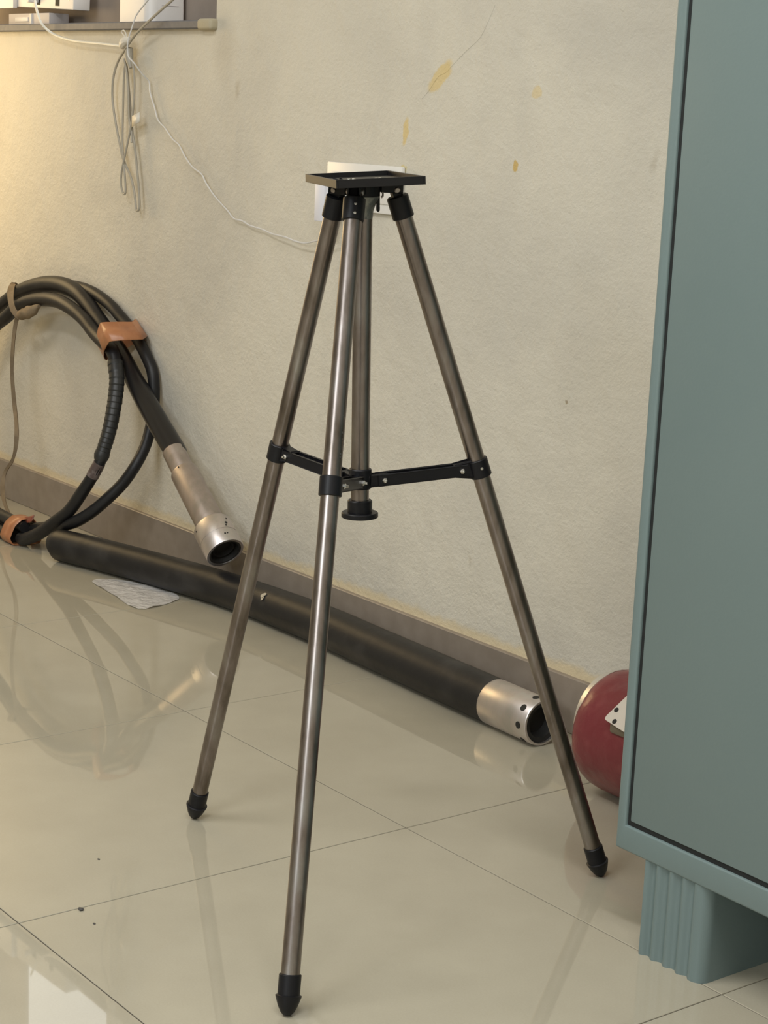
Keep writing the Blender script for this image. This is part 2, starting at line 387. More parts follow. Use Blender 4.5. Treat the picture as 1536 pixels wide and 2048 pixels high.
# sill of the window opening
bm = NB(); box(bm, (HX0 - 0.03, YW - 0.016, HZ0), (-1.535, YW + HD, 1.1525), 0.002, 1)
sill = struct(finish('trim_1', bm, 'stone'), 'grey stone sill of the window opening')
bm = NB(); box(bm, (-1.540, YW - 0.018, HZ0 - 0.003), (-1.487, YW + 0.02, 1.1555), 0.007, 3)
e = finish('sill_end', bm, 'sill_paint', sill); e['label'] = 'rounded sill end smeared with cream paint'
# window: brown grey lower board and frame, frosted pane lit by the day outside
YB = YW + 0.117
bm = NB(); box(bm, (HX0, YB, 1.152), (HX1, YB + 0.03, 1.30), 0.001, 1)
win = struct(finish('window_1', bm, 'recess'), 'window with brown grey board below a pale frosted pane')
for lo, hi in (((HX0, YB, 1.30), (-2.55, YB + 0.03, HZ1)), ((-1.62, YB, 1.30), (HX1, YB + 0.03, HZ1)), ((-2.55, YB, 2.08), (-1.62, YB + 0.03, HZ1))):
    bm = NB(); box(bm, lo, hi, 0.003, 2); finish('frame_rail', bm, 'recess', win)
bm = NB(); box(bm, (-2.56, YB + 0.010, 1.29), (-1.61, YB + 0.016, 2.09)); finish('pane', bm, 'glass', win)

# ================================================================== STEEL CABINET
CX, CY, CB, CT, CW, CDp = 0.2700, 0.1795, 0.1215, 1.95, 0.90, 0.485
cab = thing('cabinet', 'tall grey green enamelled steel cupboard on fluted feet', 'cabinet', (CX + CW / 2, CY + CDp / 2, 0))
bm = NB(); box(bm, (CX, CY + 0.012, CB), (CX + CW, CY + CDp, CT), 0.006, 3); finish('body', bm, 'cabinet', cab)
FW, FB = 0.0150, 0.0325
bm = NB()
o4 = [(CX, CB), (CX + CW, CB), (CX + CW, CT), (CX, CT)]; i4 = [(CX + FW, CB + FB), (CX + CW - FW, CB + FB), (CX + CW - FW, CT - FB), (CX + FW, CT - FB)]
r4 = [[bm.verts.new((x, y, z)) for x, z in q] for q, y in ((o4, CY), (i4, CY), (i4, CY + 0.03), (o4, CY + 0.03))]
for a in range(4):
    A_, B_ = r4[a], r4[(a + 1) % 4]
    for k in range(4): bm.faces.new((A_[k], A_[(k + 1) % 4], B_[(k + 1) % 4], B_[k]))
es = [e for e in bm.edges if all(v in r4[0] for v in e.verts) or all(v in r4[1] for v in e.verts) or (e.verts[0].co.xz - e.verts[1].co.xz).length < 1e-6 and (e.verts[0] in r4[0] or e.verts[1] in r4[0])]
bmesh.ops.bevel(bm, geom=es, offset=0.0032, segments=4, affect='EDGES', profile=0.5)
finish('front_frame', bm, 'cabinet', cab)
bm = NB(); box(bm, (CX + FW - 0.003, CY + 0.0042, CB + FB - 0.003), (CX + CW - FW + 0.003, CY + 0.0290, CT - FB + 0.003)); finish('door_gap_shade', bm, 'gap_shade', cab)  # black backing just behind the door faces paints the shadow line round them
for a, b in ((CX + FW + 0.0058, CX + CW / 2 - 0.002), (CX + CW / 2 + 0.002, CX + CW - FW - 0.0058)):
    bm = NB(); box(bm, (a, CY + 0.0020, CB + FB + 0.0065), (b, CY + 0.0265, CT - FB - 0.004), 0.0018, 2)
    # the pressed sheet is not perfectly flat
    d = finish('door', bm, 'cabinet', cab)
# fluted foot: corrugated front, rounded corner, plain flank
def foot(x0, x1, y0, y1, front, inner_right):
    poly = []
    n = 60
    rc = 0.016
    sgn = 1 if front else -1
    yf = y0 if front else y1
    for i in range(n + 1):
        t = i / n; x = x0 + (x1 - rc - x0) * t
        if not inner_right: x = x1 - (x1 - rc - x0) * t
        env = min(1, t * 9) * min(1, (1 - t) * 9)
        poly.append((x, yf + sgn * (0.0027 - 0.0027 * math.cos(2 * math.pi * t * 4)) * env))
    xe = x1 if inner_right else x0; s2 = 1 if inner_right else -1
    for i in range(9):
        a = math.pi / 2 * i / 8
        poly.append((xe - s2 * rc + s2 * rc * math.sin(a), yf + sgn * (rc - rc * math.cos(a))))
    yb = y1 if front else y0
    poly.append((xe, yb)); poly.append((x0 if inner_right else x1, yb))
    b = NB(); prism(b, poly, 0.0, CB + 0.001); return b
for fr in (True, False):
    for left in (True, False):
        xa = 0.3215 if left else CX + CW - 0.158
        ya = CY + 0.0015 if fr else CY + CDp - 0.205
        finish('foot', foot(xa, xa + 0.101, ya, ya + 0.20, fr, left), 'cabinet', cab)

# ================================================================== TRIPOD
U = V3((0.61078, 0.79180, 0)); W_ = V3((-0.79180, 0.61078, 0)); Z = V3((0, 0, 1))
def uv(u, v, z): return U * u + W_ * v + Z * z
tri = thing('tripod', 'stained steel tube tripod with black joints and empty black top tray', 'tripod', (0, 0, 0))
FEET = {'L': V3((-0.3328, -0.0495, 0.0015)), 'F': V3((0.2251, -0.2703, 0.0015)), 'R': V3((0.1241, 0.3074, 0.0015))}
TOPS = {'L': V3((-0.0680, -0.0349, 0.8726)), 'F': V3((0.0085, -0.0626, 0.8744)), 'R': V3((-0.0044, 0.0163, 0.8770))}
COLT = {'L': 0.636, 'F': 0.6446, 'R': 0.6355}
c_top = uv(-0.0348, 0, 0.9020); c_bot = uv(-0.0230, 0, 0.4975); c_ax = (c_top - c_bot).normalized()
def col_at(z): return c_bot + c_ax * ((z - c_bot.z) / c_ax.z)
# tray
tn = V3((-0.0764, -0.0144, 1)).normalized(); tn = (U * tn.x + W_ * tn.y + Z * tn.z)
psi = 0.2411
e1 = U * math.cos(psi) + W_ * math.sin(psi); e1 = (e1 - tn * e1.dot(tn)).normalized(); e2 = tn.cross(e1)
tc_ = uv(-0.0354, -0.0002, 0.9131)
ha, hb, th = 0.0527, 0.0918, 0.0097
bm = NB(); obox(bm, tc_ - tn * (th - 0.002), e1, e2, tn, ha * 2 - 0.002, hb * 2 - 0.002, 0.004)
tray = finish('tray', bm, 'tray', tri); tray['label'] = 'empty shallow black tray with a thin raised rim'
for s in (-1, 1):
    bm = NB(); obox(bm, tc_ - tn * th / 2 + e1 * s * (ha - 0.0011), e1, e2, tn, 0.0022, hb * 2, th, 0.0003, 1); finish('rim', bm, 'tray', tray)
    bm = NB(); obox(bm, tc_ - tn * th / 2 + e2 * s * (hb - 0.0011), e1, e2, tn, ha * 2 - 0.0044, 0.0022, th, 0.0003, 1); finish('rim', bm, 'tray', tray)
for q in ((-0.0394, -0.0363, 0.9079), (-0.0359, -0.0320, 0.9083), (-0.0196, -0.0107, 0.9104), (-0.0184, -0.0060, 0.9107)):
    bm = NB(); q = V3(q); q = q - tn * ((q - (tc_ - tn * (th - 0.004))).dot(tn))
    lathe(bm, q, tn, [(0, 0), (0, 0.0024), (0.0012, 0.0022), (0.0018, 0.0012), (0.0019, 0)], 12); finish('screw', bm, 'bolt', tray)
# hub plate below the tray
bm = NB(); rod(bm, col_at(0.8865), col_at(0.9030), 0.020, 28, 0.002); finish('hub', bm, 'black', tri)
# centre column with its welded flare
bm = NB(); rod(bm, c_bot + c_ax * 0.004, col_at(0.897), 0.0112, 28); column = finish('column', bm, 'steel', tri)
bm = NB(); lathe(bm, col_at(0.862), c_ax, [(0, 0.0113), (0.009, 0.0122), (0.017, 0.0148), (0.023, 0.0180), (0.026, 0.0192), (0.035, 0.0192), (0.035, 0)], 28); finish('flare', bm, 'weld', tri)
bm = NB(); lathe(bm, col_at(0.4965), c_ax, [(0, 0), (0, 0.0215), (0.001, 0.0228), (0.0058, 0.0228), (0.0068, 0.0218), (0.0068, 0.0152), (0.021, 0.0152), (0.0222, 0.0142), (0.0222, 0)], 40)
finish('end_flange', bm, 'black', tri)
# sliding collar on the column
hub_c = col_at(0.5455)
bm = NB(); lathe(bm, hub_c - c_ax * 0.0125, c_ax, [(0, 0), (0, 0.0132), (0.001, 0.0140), (0.0240, 0.0140), (0.025, 0.0132), (0.025, 0)], 32)
slider = finish('slide_collar', bm, 'black', tri)
# clamp lever hanging beside the column
bm = NB(); tube(bm, [(-0.0105, -0.0136, 0.8935, 0.0012), (-0.0105, -0.0136, 0.892, 0.0022), (-0.0102, -0.0132, 0.882, 0.0022), (-0.010, -0.0129, 0.8725, 0.0022), (-0.010, -0.0129, 0.8715, 0.0012)], 10, step=3); finish('clamp_lever', bm, 'black', tri)
bm = NB(); tube(bm, [(-0.0086, -0.0108, 0.895, 0.0012), (-0.0072, -0.0092, 0.8935, 0.0012), (-0.0070, -0.0090, 0.8895, 0.0012), (-0.0082, -0.0105, 0.8875, 0.0012)], 8, step=3); finish('wire_hook', bm, 'dull_steel', tri)

camv = V3((1.788, -1.373, 0.987))
def nut(bm, c, d, r=0.0034, h=0.0038):
    lathe(bm, V3(c), d, [(0, 0), (0, r), (h * 0.7, r), (h, r * 0.7), (h, 0)], 6)
    lathe(bm, V3(c) + V3(d).normalized() * h, d, [(0, 0.0016), (h * 0.7, 0.0016), (h * 0.8, 0.001), (h * 0.8, 0)], 10)
for k in 'LFR':
    A, B = FEET[k], TOPS[k]; ax = (B - A).normalized(); Lg = (B - A).length
    bm = NB(); rod(bm, A + ax * 0.020, B, 0.0109, 28); leg = finish('leg', bm, 'steel', tri)
    if k == 'F': leg['label'] = 'front leg catching the light'
    if k == 'F':
        sd = ax.cross(camv - A).normalized(); fw_ = ((camv - A) - ax * (camv - A).dot(ax)).normalized()
        for tt, rr in ((0.733, 0.0012), (0.712, 0.0017), (0.704, 0.0010), (0.685, 0.0013), (0.681, 0.0016)):
            dd = (fw_ * 0.62 - sd * 0.78).normalized()
            if dd.dot(R_) < 0: dd = (fw_ * 0.62 + sd * 0.78).normalized()
            bm = NB(); lathe(bm, A + (B - A) * tt + dd * 0.0106, dd, [(0, 0), (0, rr), (0.0005, rr * 0.8), (0.0006, 0)], 8); finish('dark_mark', bm, 'chip', leg)
    # rubber foot
    bm = NB(); lathe(bm, A, ax, [(0, 0), (0, 0.0045), (0.0035, 0.0078), (0.010, 0.0112), (0.0205, 0.0148), (0.0215, 0.0149), (0.0225, 0.0128), (0.0440, 0.0128), (0.0450, 0.0120), (0.0450, 0)], 24)
    finish('foot_cap', bm, 'black', tri)
    # top socket with hinge tongue
    bm = NB(); lathe(bm, B - ax * 0.0140, ax, [(0, 0), (0, 0.0124), (0.001, 0.0133), (0.0265, 0.0133), (0.0282, 0.0112), (0.0282, 0)], 32)
    sock = finish('leg_socket', bm, 'black', tri)
    out = (A - col_at(0.0)); out.z = 0; out.normalize(); tan = Z.cross(out).normalized()
    piv = B + ax * 0.021
    bm = NB(); obox(bm, piv + ax * 0.001, tan, tan.cross(ax), ax, 0.0095, 0.012, 0.021, 0.002, 2); finish('tongue', bm, 'black', sock)
    # fork on the hub
    bm = NB()
    pc = piv + Z * 0.003
    for s in (-1, 1): obox(bm, pc + tan * s * 0.0068 - out * 0.006, out, tan, Z, 0.028, 0.0032, 0.013, 0.001, 1)
    finish('hinge_fork', bm, 'black', tri)
    bm = NB(); rod(bm, piv - tan * 0.0105, piv + tan * 0.0105, 0.0036, 12, 0.001); finish('hinge_bolt', bm, 'dull_steel', tri)
    if k == 'F':
        cd = (camv - B); cd = (cd - ax * cd.dot(ax)).normalized(); cd = (cd + ax.cross(cd) * 0.12).normalized()
        for dz in (0.0035, -0.0075):
            bm = NB(); lathe(bm, B + ax * dz + cd * 0.0128, cd, [(0, 0), (0, 0.0019), (0.0009, 0.0017), (0.0012, 0)], 10); finish('screw', bm, 'bolt', sock)
    # mid collar, lug, brace
    Cc = A + (B - A) * COLT[k]
    bm = NB(); lathe(bm, Cc - ax * 0.0115, ax, [(0, 0), (0, 0.0129), (0.0008, 0.0136), (0.0222, 0.0136), (0.023, 0.0129), (0.023, 0)], 32)
    colr = finish('leg_collar', bm, 'black', tri)
    # brace line between collar and slide collar
    h0 = hub_c - c_ax * 0.004
    inn = h0 - Cc; inn = inn.normalized()
    side = inn.cross(Z).normalized(); upv = side.cross(inn).normalized()
    if upv.z < 0: upv = -upv
    p0 = Cc + inn * 0.0245; p1 = h0 - inn * 0.029
    bm = NB(); obox(bm, (Cc + inn * 0.0105 + p0 + inn * 0.004) / 2, inn, side, upv, 0.024, 0.0125, 0.0135, 0.0015, 2)
    for v in bm.verts:
        t_ = (v.co - Cc).dot(inn); f_ = max(0.0, min(1.0, (0.024 - t_) / 0.013)); hgt = (v.co - Cc).dot(upv) - t_ * 0; v.co += upv * (hgt * 0.55 * f_)
    finish('lug', bm, 'black', colr)
    bm = NB(); obox(bm, (h0 - inn * 0.010 + p1 - inn * 0.004) / 2, inn, side, upv, 0.026, 0.0125, 0.0125, 0.0015, 2); finish('lug', bm, 'black', slider)
    for s in (-1, 1):
        bm = NB(); obox(bm, (p0 + p1) / 2 + side * s * 0.0076, inn, side, upv, (p1 - p0).length + 0.013, 0.0026, 0.0135, 0.0008, 1); finish('brace', bm, 'black', tri)
    bm = NB(); obox(bm, (p0 + p1) / 2 - upv * 0.0055, inn, side, upv, (p1 - p0).length - 0.03, 0.0138, 0.0022); finish('brace_web', bm, 'black', tri)
    for pt in (p0, p1):
        for s in (-1, 1):
            bm = NB(); nut(bm, pt + side * s * 0.0088, side * s); finish('bolt', bm, 'bolt', tri)
    if k == 'R':
        bm = NB(); cd = (camv - Cc); cd = (cd - ax * cd.dot(ax)).normalized(); cd = (cd + ax.cross(cd) * 0.25).normalized()
        lathe(bm, Cc + cd * 0.0131 + ax * 0.001, cd, [(0, 0), (0, 0.002), (0.001, 0.0018), (0.0013, 0)], 10); finish('screw', bm, 'bolt', colr)
        if (Cc + cd * 0.0131 - camv).length < 0: pass

# ================================================================== CABLE COIL LEANING ON THE WALL
COIL_OUTER = [(-1.5165, 0.622, 0.2762, 0.0235), (-1.5908, 0.626, 0.3216, 0.0235), (-1.6558, 0.63, 0.3624, 0.0225), (-1.7148, 0.634, 0.4016, 0.0205), (-1.7732, 0.637, 0.4455, 0.018), (-1.8168, 0.64, 0.4697, 0.017), (-1.8556, 0.64, 0.495, 0.017), (-1.9002, 0.643, 0.5162, 0.017), (-1.9473, 0.647, 0.5375, 0.0175), (-2.0031, 0.651, 0.5564, 0.0185), (-2.0762, 0.655, 0.5656, 0.0195), (-2.1516, 0.655, 0.5622, 0.0195), (-2.223, 0.652, 0.5501, 0.0185), (-2.2945, 0.648, 0.5289, 0.017), (-2.3476, 0.643, 0.5033, 0.016), (-2.4239, 0.635, 0.4582, 0.0155), (-2.5124, 0.61, 0.339, 0.015), (-2.4814, 0.575, 0.182, 0.015), (-2.3582, 0.535, 0.055, 0.015), (-2.2022, 0.512, 0.0200, 0.015), (-2.0459, 0.507, 0.0170, 0.015), (-1.9231, 0.505, 0.0381, 0.0145), (-1.8193, 0.5085, 0.0665, 0.014), (-1.7544, 0.515, 0.0873, 0.0135), (-1.7156, 0.535, 0.1149, 0.0132), (-1.6868, 0.56, 0.1499, 0.013), (-1.666, 0.585, 0.1851, 0.0128), (-1.6512, 0.605, 0.2232, 0.0126), (-1.6561, 0.628, 0.2558, 0.0125), (-1.6648, 0.645, 0.2864, 0.0125), (-1.6741, 0.66, 0.3321, 0.0125), (-1.6791, 0.664, 0.3829, 0.0127), (-1.6892, 0.665, 0.4183, 0.013), (-1.7118, 0.665, 0.4448, 0.013), (-1.7418, 0.665, 0.4705, 0.013), (-1.7795, 0.665, 0.4975, 0.013), (-1.825, 0.665, 0.5183, 0.013), (-1.8712, 0.665, 0.5395, 0.013), (-1.9337, 0.666, 0.5567, 0.013), (-1.9992, 0.667, 0.5661, 0.013), (-2.0825, 0.668, 0.5663, 0.013)]
COIL_INNER = [(-1.9647, 0.4735, 0.0158, 0.015), (-2.13, 0.478, 0.018, 0.015), (-2.3232, 0.505, 0.062, 0.015), (-2.4296, 0.545, 0.1794, 0.015), (-2.4641, 0.585, 0.334, 0.015), (-2.3757, 0.612, 0.4272, 0.0155), (-2.2962, 0.618, 0.4709, 0.0155), (-2.2506, 0.622, 0.4987, 0.0155), (-2.1865, 0.625, 0.5194, 0.016), (-2.1096, 0.625, 0.5318, 0.0165), (-2.0372, 0.622, 0.534, 0.016), (-1.9683, 0.62, 0.5238, 0.0155), (-1.9067, 0.617, 0.5068, 0.015), (-1.8503, 0.612, 0.4846, 0.015), (-1.797, 0.606, 0.4697, 0.015), (-1.7557, 0.602, 0.4602, 0.0152), (-1.733, 0.598, 0.4376, 0.014), (-1.714, 0.592, 0.4038, 0.014), (-1.7056, 0.585, 0.3687, 0.014), (-1.6978, 0.575, 0.3337, 0.0135), (-1.6937, 0.565, 0.2983, 0.0135), (-1.6937, 0.556, 0.2694, 0.0130), (-1.6964, 0.55, 0.2473, 0.0125), (-1.6966, 0.543, 0.2257, 0.0125), (-1.7098, 0.533, 0.1945, 0.0128), (-1.7342, 0.52, 0.1538, 0.0138), (-1.7649, 0.508, 0.1115, 0.014), (-1.8062, 0.4965, 0.0795, 0.0142), (-1.8586, 0.4865, 0.0450, 0.0145), (-1.9104, 0.48, 0.0217, 0.0145), (-1.9450, 0.468, 0.0160, 0.015)]
coil = thing('cable_coil', 'thick black cable coil bound with brown tape leaning on the cream wall', 'cable coil', (-2.0, 0.50, 0))
bm = NB(); tube(bm, COIL_OUTER[4:], 16, step=5); finish('cable', bm, 'rubber', coil)
bm = NB(); tube(bm, COIL_INNER[:-1] + [(-1.9380, 0.4790, 0.0160, 0.0145)], 16, step=5); finish('cable', bm, 'rubber', coil)
bm = NB(); tube(bm, [(-1.925, 0.482, 0.0440, 0.013), (-1.99, 0.487, 0.0430, 0.0145), (-2.10, 0.492, 0.0445, 0.0145), (-2.25, 0.503, 0.056, 0.0145), (-2.40, 0.53, 0.13, 0.0145)], 14, step=5); finish('cable', bm, 'rubber', coil)
hp = COIL_OUTER[:6]
bm = NB(); tube(bm, [(-1.5090, 0.6172, 0.2722, 0.0235)] + hp, 20, step=6); hose = finish('hose', bm, 'hose', coil); hose['label'] = 'thicker shiny black hose ending in a steel fitting'
# steel fitting on the end of the hose
fa = V3((-1.5130, 0.6172, 0.2750)); fb = V3((-1.2790, 0.6000, 0.1115)); fd = (fb - fa).normalized(); FL = (fb - fa).length
bm = NB(); lathe(bm, fa, fd, [(-0.003, 0), (-0.003, 0.0238), (0.0, 0.0242), (0.058, 0.0242), (0.0582, 0.0285), (0.061, 0.0298), (FL - 0.075, 0.0302), (FL - 0.075, 0)], 40)
fit = finish('fitting', bm, 'dull_steel', coil); fit['label'] = 'stepped dull steel end fitting'
bm = NB(); lathe(bm, fa, fd, [(FL - 0.080, 0), (FL - 0.080, 0.0305), (FL - 0.0735, 0.0378), (FL - 0.070, 0.0402), (FL - 0.034, 0.0402), (FL - 0.034, 0.0395), (FL - 0.031, 0.0395), (FL - 0.031, 0.0402), (FL - 0.003, 0.0402), (FL, 0.0390), (FL, 0.0340), (FL - 0.022, 0.0325), (FL - 0.022, 0)], 44)
finish('collar', bm, 'bright_steel', fit)
bm = NB(); lathe(bm, fa, fd, [(FL - 0.0215, 0), (FL - 0.0215, 0.0326), (FL - 0.0012, 0.0338), (FL - 0.0012, 0.0300), (FL - 0.014, 0.0285), (FL - 0.014, 0.0235), (FL - 0.009, 0.0225), (FL - 0.009, 0.0205), (FL - 0.018, 0.0195), (FL - 0.018, 0)], 40); finish('liner', bm, 'hole', fit)
fx, fy, _ = frame_of(fd)
toc = (camv - fa); toc = (toc - fd * toc.dot(fd)).normalized(); so = fd.cross(toc)
for t, ang, r, rr in ((0.062, 0.20, 0.0300, 0.0016), (FL - 0.062, 0.95, 0.0402, 0.0016), (FL - 0.058, -0.95, 0.0402, 0.0016), (FL - 0.046, -0.80, 0.0402, 0.0030), (FL - 0.039, -0.72, 0.0402, 0.0016), (FL - 0.018, -0.45, 0.0402, 0.0020), (FL - 0.018, -0.58, 0.0402, 0.0016)):
    dr = toc * math.cos(ang) + so * math.sin(ang); c = fa + fd * t + dr * (r - 0.0006)
    bm = NB(); lathe(bm, c, dr, [(0, 0), (0, rr), (0.0010, rr), (0.0010, 0)], 10); finish('set_screw', bm, 'hole', fit)
# ribbed tape wrap on the inner cable and the worn spot below it
seg = COIL_INNER[16:23]; sp = spline(seg, 14)
bm = NB(); tube(bm, [(q[0], q[1], q[2], 0.0163 - 0.0017 * i / len(sp) + 0.0011 * ((i % 5) / 4.0) ) for i, q in enumerate(sp)], 18, smooth=False)
wr = finish('tape_wrap', bm, 'wrap', coil, smooth=22); wr['label'] = 'ribbed black insulating tape wrap'
bm = NB(); c = V3(COIL_INNER[22][:3]); dn = (V3(COIL_INNER[23][:3]) - c).normalized()
lathe(bm, c - dn * 0.004, dn, [(0, 0), (0, 0.0160), (0.010, 0.0172), (0.018, 0.0150), (0.022, 0.0132), (0.022, 0)], 11); finish('loose_tape_end', bm, 'wrap', coil)
bm = NB(); tube(bm, [(*V3(q[:3]), q[3] + 0.0009) for q in spline(COIL_INNER[23:25], 6)], 14, smooth=False); wc = finish('worn_patch', bm, 'core', coil); wc['label'] = 'worn pinkish grey patch of cable'
# tape bands: rings of stretched sheet around the bundle
def band(name, top, bot, m, n=5):
    tp = spline(top, n, True); bt = spline(bot, n, True); b = NB()
    # pull the spline toward the straight sides so the sheet stays taut
    def taut(S, P):
        out = []
        for i, q in enumerate(S):
            a, c = V3(P[i // n]), V3(P[(i // n + 1) % len(P)]); t = (i % n) / n
            out.append(V3(q) * 0.35 + a.lerp(c, t) * 0.65)
        return out
    tp, bt = taut(tp, top), taut(bt, bot)
    R1 = [b.verts.new(q) for q in tp]; R2 = [b.verts.new(q) for q in bt]; Nn = len(R1)
    for k in range(Nn): b.faces.new((R1[k], R1[(k + 1) % Nn], R2[(k + 1) % Nn], R2[k]))
    o = finish(name, b, m, coil, smooth=50)
    md = o.modifiers.new('thick', 'SOLIDIFY'); md.thickness = 0.0012; md.offset = 0
    return o
b_ = band('tape_band', [(-1.7658, 0.58, 0.5184), (-1.7458, 0.608, 0.5213), (-1.7483, 0.646, 0.5198), (-1.7933, 0.6815, 0.5198), (-1.9176, 0.655, 0.4492), (-1.7994, 0.59, 0.4922)], [(-1.7118, 0.572, 0.4844), (-1.6903, 0.6, 0.4896), (-1.6985, 0.646, 0.4883), (-1.7435, 0.6815, 0.4883), (-1.8657, 0.65, 0.4209), (-1.7552, 0.582, 0.4556)], 'brown_tape'); b_['label'] = 'wide brown packing tape band near the top'
b_ = band('tape_band', [(-1.988, 0.452, 0.018), (-1.984, 0.462, 0.046), (-1.98, 0.478, 0.0605), (-1.978, 0.505, 0.06), (-1.978, 0.525, 0.032), (-1.984, 0.524, 0.0018), (-1.988, 0.463, 0.0018)], [(-1.938, 0.452, 0.018), (-1.934, 0.462, 0.046), (-1.93, 0.478, 0.0605), (-1.928, 0.505, 0.06), (-1.928, 0.525, 0.032), (-1.934, 0.524, 0.0018), (-1.938, 0.463, 0.0018)], 'brown_tape'); b_['label'] = 'brown packing tape band at the bottom'
bm = NB(); tl = [(-1.9474, 0.49, 0.0598), (-1.9017, 0.49, 0.0755), (-1.9016, 0.49, 0.0612), (-1.9389, 0.49, 0.0498)]
vs1 = [bm.verts.new(V3(q) + V3((0, 0.004 * math.sin(i * 2.1), 0))) for i, q in enumerate(tl)]; bm.faces.new(vs1)
bmesh.ops.subdivide_edges(bm, edges=bm.edges, cuts=3, use_grid_fill=True)
for v in bm.verts: v.co += V3((0, 1, 0.6)) * 0.004 * noise.noise(v.co * 60)
o = finish('tape_tail', bm, 'red_tape', coil); o.modifiers.new('thick', 'SOLIDIFY').thickness = 0.0012; o['label'] = 'curled dark red brown end of the tape'
# khaki strap: turn round the cables, knot, hanging end
bm = NB()
STRAPLOOP = [(-2.322, 0.668, 0.520), (-2.318, 0.648, 0.5440), (-2.288, 0.626, 0.5405), (-2.2537, 0.607, 0.5272), (-2.2318, 0.598, 0.5121), (-2.2111, 0.595, 0.4944), (-2.1952, 0.604, 0.482), (-2.20, 0.625, 0.487), (-2.23, 0.655, 0.50)]
ribbon(bm, STRAPLOOP, 0.016, 0.0026, (0.77, -0.6, 0.2), 6)
strap = finish('strap', bm, 'strap', coil, smooth=60); strap['label'] = 'khaki cloth strap tied round the cables'
STRAP = [(-2.2082, 0.6, 0.4735), (-2.2135, 0.595, 0.4259), (-2.2109, 0.59, 0.3554), (-2.19, 0.585, 0.2872), (-2.1564, 0.575, 0.2335), (-2.1385, 0.565, 0.1896), (-2.1362, 0.555, 0.1551), (-2.1652, 0.55, 0.1205), (-2.1474, 0.535, 0.0891), (-2.106, 0.52, 0.0625), (-2.0595, 0.51, 0.0429), (-2.0314, 0.5, 0.0330)]
ft = lambda i: V3((0.77, -0.6, 0.2)) + V3((0.6, 0.77, 0)) * 0.55 * math.sin(i * 0.45)
bm = NB()
def ribbon2(bm):
    P = [V3(q) for q in spline([(-2.19, 0.600, 0.487)] + STRAP, 5)]; rings = []
    for i in range(len(P)):
        t = (P[min(i + 1, len(P) - 1)] - P[max(i - 1, 0)]).normalized()
        s = t.cross(ft(i)).normalized(); nm = s.cross(t).normalized(); ww = 0.0105 * (0.9 + 0.3 * noise.noise(P[i] * 15))
        rings.append([bm.verts.new(P[i] + s * a * ww / 2 + nm * b * 0.0013) for a, b in ((-1, -1), (1, -1), (1, 1), (-1, 1))])
    for a, b in zip(rings, rings[1:]):
        for k in range(4): bm.faces.new((a[k], a[(k + 1) % 4], b[(k + 1) % 4], b[k]))
    bm.faces.new(rings[0][::-1]); bm.faces.new(rings[-1])
ribbon2(bm); finish('strap_end', bm, 'strap', strap, smooth=60)
bm = NB(); tube(bm, [(-2.198, 0.606, 0.487, 0.006), (-2.180, 0.600, 0.490, 0.012), (-2.155, 0.601, 0.496, 0.0135), (-2.130, 0.606, 0.507, 0.0115), (-2.116, 0.612, 0.515, 0.005)], 14, step=5)
for v in bm.verts: v.co += V3((noise.noise(v.co * 70), noise.noise(v.co * 70 + V3((5, 0, 0))), noise.noise(v.co * 70 + V3((0, 9, 0))))) * 0.004
finish('knot', bm, 'strap', strap, smooth=60)

# ================================================================== PIPE ON THE FLOOR
def PT(x, ysil, r): return (x, ysil + 0.0065, r + 0.0004, r)
PIPE = [PT(-1.772, 0.4835, 0.0338), PT(-1.75, 0.489, 0.0350), PT(-1.60, 0.530, 0.0352), PT(-1.3455, 0.5846, 0.0355), PT(-1.20, 0.602, 0.0362), PT(-0.9603, 0.6085, 0.0385), PT(-0.80, 0.6030, 0.0388), PT(-0.6659, 0.598, 0.0390), PT(-0.55, 0.5935, 0.0392), PT(-0.4365, 0.5895, 0.0392)]
PIPE = [(a, b + c * 0, c, d) for a, b, c, d in PIPE]
pipe = thing('pipe', 'heavy black rubber pipe with bright steel ferrule lying along the skirting', 'pipe', (-1.0, 0.61, 0))
bm = NB(); tube(bm, PIPE, 28, step=6)
body = finish('body', bm, 'pipe', pipe)
bm = NB(); tube(bm, [(-1.777, 0.4885, 0.0345, 0.010), (-1.778, 0.4882, 0.0345, 0.028), (-1.769, 0.4905, 0.0345, 0.0340)], 24, step=3); finish('rounded_end', bm, 'pipe', pipe)
q0 = V3((-0.4375, 0.5960, 0.0392)); q1 = V3((-0.3130, 0.5925, 0.0392)); qd = (q1 - q0).normalized(); QL = (q1 - q0).length
bm = NB(); lathe(bm, q0, qd, [(0, 0), (0, 0.0385), (0.001, 0.0391), (QL - 0.002, 0.0391), (QL, 0.0378), (QL, 0.0345), (QL - 0.03, 0.0335), (QL - 0.03, 0)], 48)
fer = finish('ferrule', bm, 'bright_steel', pipe); fer['label'] = 'bright steel ferrule with round holes'
bm = NB(); lathe(bm, q0, qd, [(QL - 0.029, 0), (QL - 0.029, 0.0336), (QL - 0.004, 0.0343), (QL - 0.004, 0.026), (QL - 0.022, 0.022), (QL - 0.022, 0)], 40); finish('bore', bm, 'hole', fer)
tq = (camv - q1); tq = (tq - qd * tq.dot(qd)).normalized(); sq = qd.cross(tq)
for ang, t, r in ((-0.25, QL - 0.0165, 0.0060), (-1.0, QL - 0.0165, 0.0060), (0.52, QL - 0.0165, 0.0060), (1.3, QL - 0.0165, 0.006)):
    dr = tq * math.cos(ang) + sq * math.sin(ang)
    bm = NB(); lathe(bm, q0 + qd * t + dr * 0.0384, dr, [(0, 0), (0, r), (0.0010, r), (0.0010, 0)], 20); finish('hole', bm, 'hole', fer)
